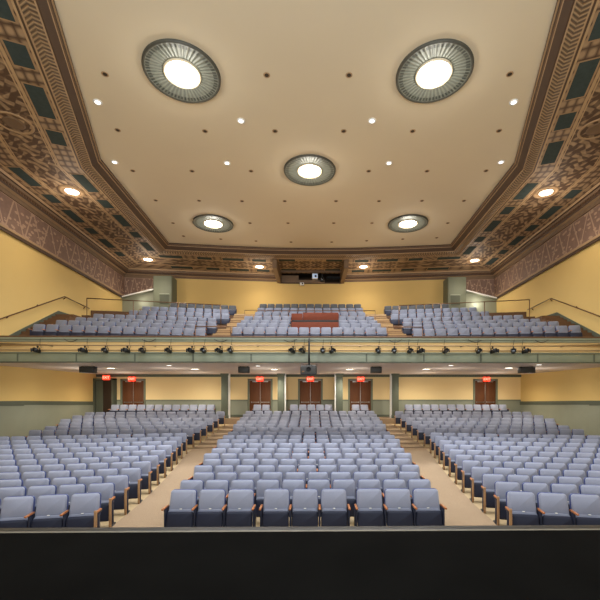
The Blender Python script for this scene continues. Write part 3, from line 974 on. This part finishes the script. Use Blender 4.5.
for px, py, lab in ((97.7, 102, 'in the left front near the moulding'), (513.7, 102, 'in the right front near the moulding'), (241, 120.7, 'left of centre in front of the middle ring light'),
                    (372, 120.7, 'right of centre in front of the middle ring light'), (114.7, 162, 'beside the bend of the left moulding'), (501, 162, 'beside the bend of the right moulding'),
                    (227, 163, 'just left of the middle ring light'), (389, 163, 'just right of the middle ring light')):
    p = at_z(px, py, ZC)
    if proto is None:
        proto = t = empty('small_downlight')
        mb = MB(); mb.lathe([(.15, 0), (.15, -.02), (.12, -.03), (.09, -.02)], M['white'], 20); mb.build('trim_ring', t)
        mb = MB(); mb.lathe([(.09, -.02), (.04, -.02)], M['lamp_white'], 20, cap1=True); mb.build('lamp_disc', t)
    else: t = copy_tree(proto)
    t.location = (p.x, p.y, E + ZC)
    l = bpy.data.lights.new('ceiling_spot', 'SPOT'); l.energy = 1500; l.spot_size = math.radians(48); l.spot_blend = .7; l.shadow_soft_size = .1; l.color = (.93, .96, 1)
    lo = bpy.data.objects.new('ceiling_spot', l); C.objects.link(lo); lo.location = (p.x, p.y, E + ZC - .1); lo.rotation_euler = (math.radians(-8), 0, 0)
    tag(t, 'small white ceiling downlight ' + lab, 'downlight', 'small white downlights in the ceiling')
proto = None
for px, py, lab in ((72, 191, 'in the left soffit over the side wall'), (148, 259, 'in the rear left corner of the soffit'), (259.5, 266.3, 'left of the projection booth'),
                    (363.5, 266.3, 'right of the projection booth'), (474.5, 260, 'in the rear right corner of the soffit'), (546, 192, 'in the right soffit over the side wall')):
    p = at_z(px, py, ZS)
    if proto is None:
        proto = t = empty('soffit_downlight')
        mb = MB(); mb.lathe([(.55, 0), (.53, -.05), (.45, -.06), (.42, -.03), (.34, -.03), (.32, -.06), (.29, -.04)], M['tan'], 28); mb.build('trim_ring', t)
        mb = MB(); mb.lathe([(.29, -.04), (.1, -.045)], M['lamp_small'], 28, cap1=True); mb.build('lamp_disc', t)
    else: t = copy_tree(proto)
    t.location = (p.x, p.y, E + ZS)
    tag(t, 'lit round downlight with tan ring ' + lab, 'downlight', 'round downlights in the ornamental soffit')
    l = bpy.data.lights.new('soffit_lamp', 'SPOT'); l.energy = 300; l.spot_size = math.radians(140); l.spot_blend = .8; l.shadow_soft_size = .25; l.color = (1, .88, .7)
    lo = bpy.data.objects.new('soffit_lamp', l); C.objects.link(lo); lo.location = (p.x, p.y, E + ZS - .15)
    l = bpy.data.lights.new('soffit_glow', 'POINT'); l.energy = 75; l.shadow_soft_size = .2; l.color = (1, .86, .72)
    lo = bpy.data.objects.new('soffit_glow', l); C.objects.link(lo); lo.location = (p.x, p.y, E + ZS - 1.15)

# under the balcony
proto = None
for px, py, lab in ((110.8, 368.3, 'first from left wall'), (195, 369.2, 'second from left wall'), (274.5, 369.6, 'just left of the hanging projector'), (349.5, 369.6, 'just right of the hanging projector'), (426, 369.2, 'second from right wall'), (509, 368, 'first from right wall')):
    p = at_z(px, py, ZB - .02)
    if proto is None:
        proto = t = empty('balcony_downlight')
        mb = MB(); mb.lathe([(.26, 0), (.26, -.02), (.22, -.03), (.2, -.02)], M['pale_ring'], 24); mb.build('trim_ring', t)
        mb = MB(); mb.lathe([(.2, -.02), (.1, -.022)], M['lamp_small'], 24, cap1=True); mb.build('lamp_disc', t)
    else: t = copy_tree(proto)
    t.location = (p.x, p.y, E + ZB)
    tag(t, 'lit round downlight under the balcony, ' + lab, 'downlight', 'downlights under the balcony')
proto = None
for px, py, lab in ((169, 365.3, 'small white lamp under the balcony edge, near the left'), (258, 365.8, 'small white lamp under the balcony edge left of the projector'),
                    (451, 365.3, 'small white lamp under the balcony edge right of the projector'), (539, 364.6, 'small white lamp under the balcony edge at the right end')):
    p = at_z(px, py, ZB - .02)
    if proto is None:
        proto = t = empty('edge_lamp')
        mb = MB(); mb.lathe([(.14, 0), (.14, -.02), (.1, -.03)], M['pale_ring'], 18); mb.build('trim_ring', t)
        mb = MB(); mb.lathe([(.1, -.03), (.05, -.03)], M['lamp_white'], 18, cap1=True); mb.build('lamp_disc', t)
    else: t = copy_tree(proto)
    t.location = (p.x, p.y, E + ZB); tag(t, lab, 'lamp', 'small lamps under the balcony edge')
for x in (-11.5, -7.0, -2.3, 2.3, 7.0, 11.5):
    for y, e in ((19.2, 60), (23.4, 105)):
        l = bpy.data.lights.new('balcony_lamp', 'SPOT'); l.energy = e * 3.0; l.spot_size = math.radians(165); l.spot_blend = .7; l.shadow_soft_size = .2; l.color = (1, .9, .74)
        lo = bpy.data.objects.new('balcony_lamp', l); C.objects.link(lo); lo.location = (x, y, E + ZB - .12)
        l = bpy.data.lights.new('balcony_fill', 'POINT'); l.energy = 26; l.shadow_soft_size = .3; l.color = (1, .92, .8)  # unseen fill below the downlights, added to brighten the balcony underside
        lo = bpy.data.objects.new('balcony_fill', l); C.objects.link(lo); lo.location = (x, y, E + ZB - .9)
# speakers on the underside
for px, w, lab in ((86.3, .68, 'black wall of speaker grille under the balcony, leftmost of four'), (243.5, .5, 'black speaker under the balcony left of the projector'),
                   (376.5, .5, 'black speaker under the balcony right of the projector'), (528.3, .68, 'black speaker under the balcony, rightmost of four')):
    p = at_d(px, 368, 17.6)
    t = empty('loudspeaker', (p.x, 17.6, E + ZB)); tag(t, lab.replace('wall of speaker grille', 'speaker'), 'speaker', 'speakers under the balcony')
    mb = MB(); mb.rbox(-w / 2, w / 2, 0, .3, -.30, -.02, M['black'], .015); mb.box(-w / 2 + .05, -w / 2 + .1, .1, .2, -.03, 0, M['charcoal']); mb.box(w / 2 - .1, w / 2 - .05, .1, .2, -.03, 0, M['charcoal']); mb.build('cabinet', t)
    mb = MB(); mb.rbox(-w / 2 + .02, w / 2 - .02, -.015, .003, -.28, -.04, M['charcoal'], .006); mb.build('grille', t)

# lighting pipe and stage spotlights on the balcony front
DP = DB - .22
zp = at_d(300, 345.6, DP).z
SPOTS = [35.5, 83, 104, 126, 141.7, 168.3, 191, 203, 219.5, 230, 293, 303, 323, 331.7, 379, 395, 410, 420, 446, 479.5, 494, 515, 526]
t = empty('lighting_pipe', (0, DP, zp)); tag(t, 'long horizontal pipe for spotlights along the balcony front', 'pipe')
mb = MB(); mb.tube([(-wb + .2, 0, 0), (wb - .2, 0, 0)], .024, M['tan'], 8); mb.build('pipe', t)
mb = MB()
SX = [at_d(q, 349, DP).x for q in SPOTS]
for k in range(-6, 7):
    if min(abs(k * 2.1 - q) for q in SX) > .3 and abs(k) > 0: mb.box(k * 2.1 - .02, k * 2.1 + .02, 0, .34, -.012, .012, M['charcoal'])
mb.build('brackets', t)


def make_spot():
    t = empty('stage_spotlight')
    mb = MB(); mb.box(-.03, .03, -.03, .03, -.05, .0, M['black']); mb.box(-.015, .015, -.02, .02, -.1, -.04, M['black'])
    mb.box(-.12, .12, -.02, .02, -.115, -.095, M['black'])
    for s in (-1, 1): mb.box(s * .115 - .01, s * .115 + .01, -.02, .02, -.26, -.1, M['black'])
    y = mb.build('yoke', t)
    R_ = Matrix.Translation((0, -.08, -.22)) @ Matrix.Rotation(math.radians(78), 4, 'X')
    mb = MB(); mb.lathe([(.05, -.2), (.085, -.18), (.09, -.02), (.105, 0), (.105, .14), (.095, .14), (.095, .08)], M['black'], 16, R_, cap0=True); mb.build('lamp_body', t)
    mb = MB(); mb.lathe([(.094, .09), (.05, .105)], M['lens'], 16, R_, cap1=True); mb.build('lens', t)
    mb = MB(); mb.tube([(0, .1, -.2), (.03, .16, -.05), (.0, .12, .1), (.04, .1, .36)], .01, M['black'], 6); mb.build('cable', t)
    for s in (-1, 1):
        mb = MB(); mb.box(s * .1 - .004, s * .1 + .004, -.28, -.2, -.3, -.14, M['black']); mb.build('barn_door', t)
    return t


sp0 = None
for k, px in enumerate(SPOTS):
    p = at_d(px, 349, DP - .12)
    t = make_spot() if sp0 is None else copy_tree(sp0)
    sp0 = sp0 or t
    t.location = (p.x, DP, zp - .0265); t.rotation_euler = (0, 0, random.uniform(-.5, .5)); t.scale = (.85, .85, .85)
    n = len(SPOTS)
    lab = ('black stage spotlight on the balcony pipe, %s from the left end' % ORD[k + 1]) if k < 12 else ('black stage spotlight on the balcony pipe, %s from the right end' % ORD[n - k])
    tag(t, lab, 'spotlight', 'stage spotlights on the balcony front')
# cables looping from the parapet to the pipe
for px, sg, lab in ((64, 1, 'black cable looping over the balcony front near the left end'), (156, -1, 'black cable looping over the balcony front, second from the left'),
                    (214, 1, 'black cable looping over the balcony front beside the left aisle'), (297, -1, 'black cable looping over the balcony front just left of the projector pole'),
                    (402, -1, 'black cable looping over the balcony front beside the right aisle'), (468, 1, 'black cable looping over the balcony front, second from the right'), (548, -1, 'black cable looping over the balcony front near the right end')):
    p = at_d(px, 338, DB - .08)
    mb = MB(); zt0 = E + 2.15 - p.z
    mb.tube([(sg * .55 * f, -.02, zt0 - .1 * math.sin(f * PI) - .02 * f) for f in [q / 10 for q in range(11)]], .014, M['black'], 6)
    tag(mb.build('lighting_cable', None, p), lab, 'cable', 'cables on the balcony front')
# projector hanging below the balcony front on a pole
p = at_d(308.6, 370, DB - .55)
t = empty('hanging_projector', (p.x, p.y, p.z)); tag(t, 'dark grey projector hanging on a pole from the balcony front', 'projector')
mb = MB(); mb.rbox(-.32, .32, -.25, .25, -.19, .17, M['charcoal'], .04); mb.box(-.3, .3, -.255, -.2, -.17, -.12, M['black']); mb.build('casing', t)
mb = MB(); mb.lathe([(.1, -.08), (.1, .05), (.075, .06), (.07, .02)], M['black'], 20, Matrix.Translation((.0, -.26, .02)) @ Matrix.Rotation(PI / 2, 4, 'X'), cap1=True); mb.build('lens', t)
mb = MB(); mb.tube([(.02, 0, .17), (.02, 0, 1.2), (.02, .04, 1.24), (.02, .54, 1.24)], .035, M['black'], 10); mb.rbox(-.1, .14, -.1, .1, .17, .2, M['black'], .01); mb.build('pole', t)
mb = MB(); mb.rbox(-.26, -.16, -.262, -.25, -.1, -.05, M['rail'], .003); mb.build('indicator', t)

# projection equipment in the booth
yo_ = yo
def booth(px, py, d, name, lab, cat, fn):
    p = at_d(px, py, d); t = empty(name, p); tag(t, lab, cat); fn(t)
def f1(t):
    mb = MB(); mb.rbox(-.24, .24, -.1, .3, -.22, .22, M['white'], .03); mb.build('casing', t)
    mb = MB(); mb.rbox(-.2, .2, -.115, -.1, -.18, .18, M['screen'], .005); mb.build('front_panel', t)
    mb = MB(); mb.lathe([(.09, 0), (.09, .06), (.06, .07)], M['lens'], 16, Matrix.Translation((.05, -.11, -.03)) @ Matrix.Rotation(PI / 2, 4, 'X'), cap1=True); mb.build('lens', t)
    mb = MB(); mb.box(-.03, .03, .08, .14, .2, .8, M['charcoal']); mb.build('mount', t)
def f2(t):
    mb = MB(); mb.rbox(-.17, .17, -.1, .25, -.17, .17, M['black'], .02); mb.build('casing', t)
    mb = MB(); mb.lathe([(.1, 0), (.1, .05), (.07, .06)], M['lens'], 16, Matrix.Translation((0, -.1, 0)) @ Matrix.Rotation(PI / 2, 4, 'X'), cap1=True); mb.build('lens', t)
    mb = MB(); mb.box(-.03, .03, .05, .11, .16, .8, M['charcoal']); mb.build('mount', t)
def f3(t):
    mb = MB(); mb.rbox(-.17, .17, -.2, .12, -.1, .1, M['white'], .02); mb.build('casing', t)
    mb = MB(); mb.lathe([(.06, 0), (.06, .05), (.04, .06)], M['lens'], 16, Matrix.Translation((.04, -.2, 0)) @ Matrix.Rotation(PI / 2, 4, 'X'), cap1=True); mb.build('lens', t)
    mb = MB(); mb.box(-.04, .04, .1, .3, -.02, .2, M['charcoal']); mb.build('mount', t)
booth(315, 276.3, yo - .25, 'booth_projector', 'pale blue and white projector in the rear booth opening', 'projector', f1)
booth(322.2, 279.3, yo - .3, 'booth_camera', 'black box camera beside the pale projector in the booth', 'camera', f2)
booth(302, 284.3, yo - .35, 'wall_projector', 'small white projector hanging below the rear booth opening', 'projector', f3)
t = empty('booth_pelmet', (1.88, yo - .02, E + ZS - .1)); tag(t, 'dark scalloped pelmet in the right side of the booth', 'pelmet')
mb = MB()
for k in range(10): mb.lathe([(.06, -.14), (.062, .0)], M['black'], 10, Matrix.Translation((-.5 + k * .11, 0, -.03)), cap0=True, cap1=True)
mb.box(-.57, .56, -.03, .03, -.03, .06, M['black']); mb.build('pelmet', t)

# control console among the balcony seats
pL, pR = at_d(292, 320, 20.0), at_d(339.3, 320, 20.0)
cx, w = (pL.x + pR.x) / 2 - .03, pR.x - pL.x - .04
zfl = BR[1][1] - SH
t = empty('control_console', (cx, 20.0, E + zfl)); tag(t, 'red-brown wooden sound console among the middle balcony seats', 'console')
zt_ = at_d(315, 312.6, 20.06).z - (E + zfl)
zm = at_d(315, 321.0, 20.0).z - (E + zfl)
mb = MB(); mb.rbox(-w / 2, w / 2, 0, .06, .02, zm - .05, M['console'], .012); mb.build('front_board', t)
mb = MB(); mb.rbox(-w / 2, w / 2, .02, .5, zm - .05, zm + .05, M['black'], .01); mb.build('desk_slot', t)
mb = MB(); mb.rbox(-w / 2, -w / 2 + w * .23, .04, .1, zm + .05, zt_ - .05, M['console'], .012); mb.rbox(-w / 2 + w * .24, w / 2, .04, .1, zm + .05, zt_, M['console'], .012); mb.build('upper_board', t)
for s in (-1, 1):
    mb = MB(); mb.rbox(s * w / 2 - .03, s * w / 2 + .03, .10, .6, .02, zt_ - .05, M['console'], .01); mb.build('side_board', t)
mb = MB()
for k in range(6): mb.rbox(-.35 + k * .2, -.22 + k * .2, .14, .4, zm + .05, zm + .08, M['charcoal'], .01)
mb.build('mixer', t)

# ------------------------------------------------------------------ rails
def rail(name, lab, pts, posts, r=.028, cat='handrail', base_z=None, group=None):
    c = Vector(pts[0]); t = empty(name, c); tag(t, lab, cat, group)
    mb = MB(); mb.tube([Vector(p) - c for p in pts], r, M['rail'], 8); mb.build('top_rail', t)
    for a, b in posts:
        mb = MB(); mb.tube([Vector(a) - c, Vector(b) - c], r * .85, M['rail'], 8); mb.build('post', t)
for sx, nm in ((-1, 'left'), (1, 'right')):
    X_ = lambda d: sx * (side_x(d) - .14)
    z0, z1 = 3.25, 4.94
    pts = [(X_(16.6), 16.6, E + 3.03), (X_(21.9), 21.9, E + 5.45), (X_(24.6), 24.6, E + 5.36)]
    posts = [((X_(d), d, E + z), (X_(d) + sx * .12, d, E + z - .12)) for d, z in ((17.6, 3.5), (19.6, 4.46), (22.0, 5.44), (24.1, 5.36))]
    rail('wall_handrail', 'brown handrail climbing the %s side wall of the balcony' % nm, pts, posts)
    D0, D1, x0, x1 = 21.9, 23.5, 12.75, 5.5
    zr = E + 5.36; zfl_ = E + BR[3][1] - SH
    P = lambda f: Vector((sx * (x0 + (x1 - x0) * f), D0 + (D1 - D0) * f, zr))
    rail('cross_aisle_rail', 'long brown guard rail across the %s balcony block at the cross aisle' % nm, [P(0), P(1)],
         [(P(f), P(f) - Vector((0, 0, zr - zfl_))) for f in (0, .33, .66, 1)], .026, 'guard rail')
    zz = at_d(210, 326.6, 17.9).z
    a, b = Vector((sx * 5.35, 17.9, zz)), Vector((sx * 3.7, 17.9, zz))
    rail('aisle_guard_rail', 'short brown guard rail in front of the %s balcony aisle steps' % nm, [a, b], [(a, a - Vector((0, 0, zz - E - 1.95))), (b, b - Vector((0, 0, zz - E - 1.95)))], .024, 'guard rail')
zr = E + 5.0
D = 23.3
rail('cross_aisle_rail', 'thin guard rail across the middle balcony block behind the console', [(-4.0, D, zr), (4.0, D, zr)],
     [((x, D, zr), (x, D, E + BR[3][1] - SH)) for x in (-4.0, -1.35, 1.35, 4.0)], .02, 'guard rail')

# ------------------------------------------------------------------ unseen fill lights and vestibule lamps
def area(loc, target, sx_, sy_, e, col):
    l = bpy.data.lights.new('house_fill', 'AREA'); l.shape = 'RECTANGLE'; l.size = sx_; l.size_y = sy_; l.energy = e; l.color = col
    o = bpy.data.objects.new('house_fill', l); C.objects.link(o); o.location = loc
    o.rotation_euler = (Vector(target) - Vector(loc)).to_track_quat('-Z', 'Y').to_euler()
area((0, 1.0, 11.0), (0, 15, 2), 14, 2, 900, (.86, .92, 1))          # unseen fill added over the stage to light the seat fronts
area((0, -3.5, 2.2), (0, 14, 12), 16, 3, 1500, (1, .97, .92))  # unseen fill aimed upward, added to brighten the ceiling
area((0, -3.5, 4.6), (0, 16, 4.0), 14, 1.5, 200, (1, .97, .92))          # unseen fill added to brighten the balcony front

for sx, e in ((-1, 10), (1, 28)):
    l = bpy.data.lights.new('vestibule_lamp', 'POINT'); l.energy = e; l.shadow_soft_size = .12; l.color = (1, .92, .78)
    lo = bpy.data.objects.new('vestibule_lamp', l); C.objects.link(lo); lo.location = (sx * 13.0, 29.3, E + 6.9)
w = bpy.data.worlds.new('world'); S.world = w; w.use_nodes = True
bg = w.node_tree.nodes['Background']; bg.inputs[0].default_value = (.98, .98, 1, 1); bg.inputs[1].default_value = .45

cam = bpy.data.cameras.new('camera'); co = bpy.data.objects.new('camera', cam); C.objects.link(co)
cam.sensor_width = 36; cam.lens = F / 600 * 36; cam.shift_x = (300 - PX) / 600; cam.shift_y = (PY - 300) / 600
co.location = (CAMX, 0, E); co.rotation_euler = (PI / 2, 0, -YAW); cam.clip_start = .05; cam.clip_end = 200
S.camera = co
S.view_settings.view_transform = 'Standard'; S.view_settings.look = 'None'; S.view_settings.exposure = 0.0
S.cycles.use_denoising = True; S.cycles.max_bounces = 6; S.cycles.diffuse_bounces = 4
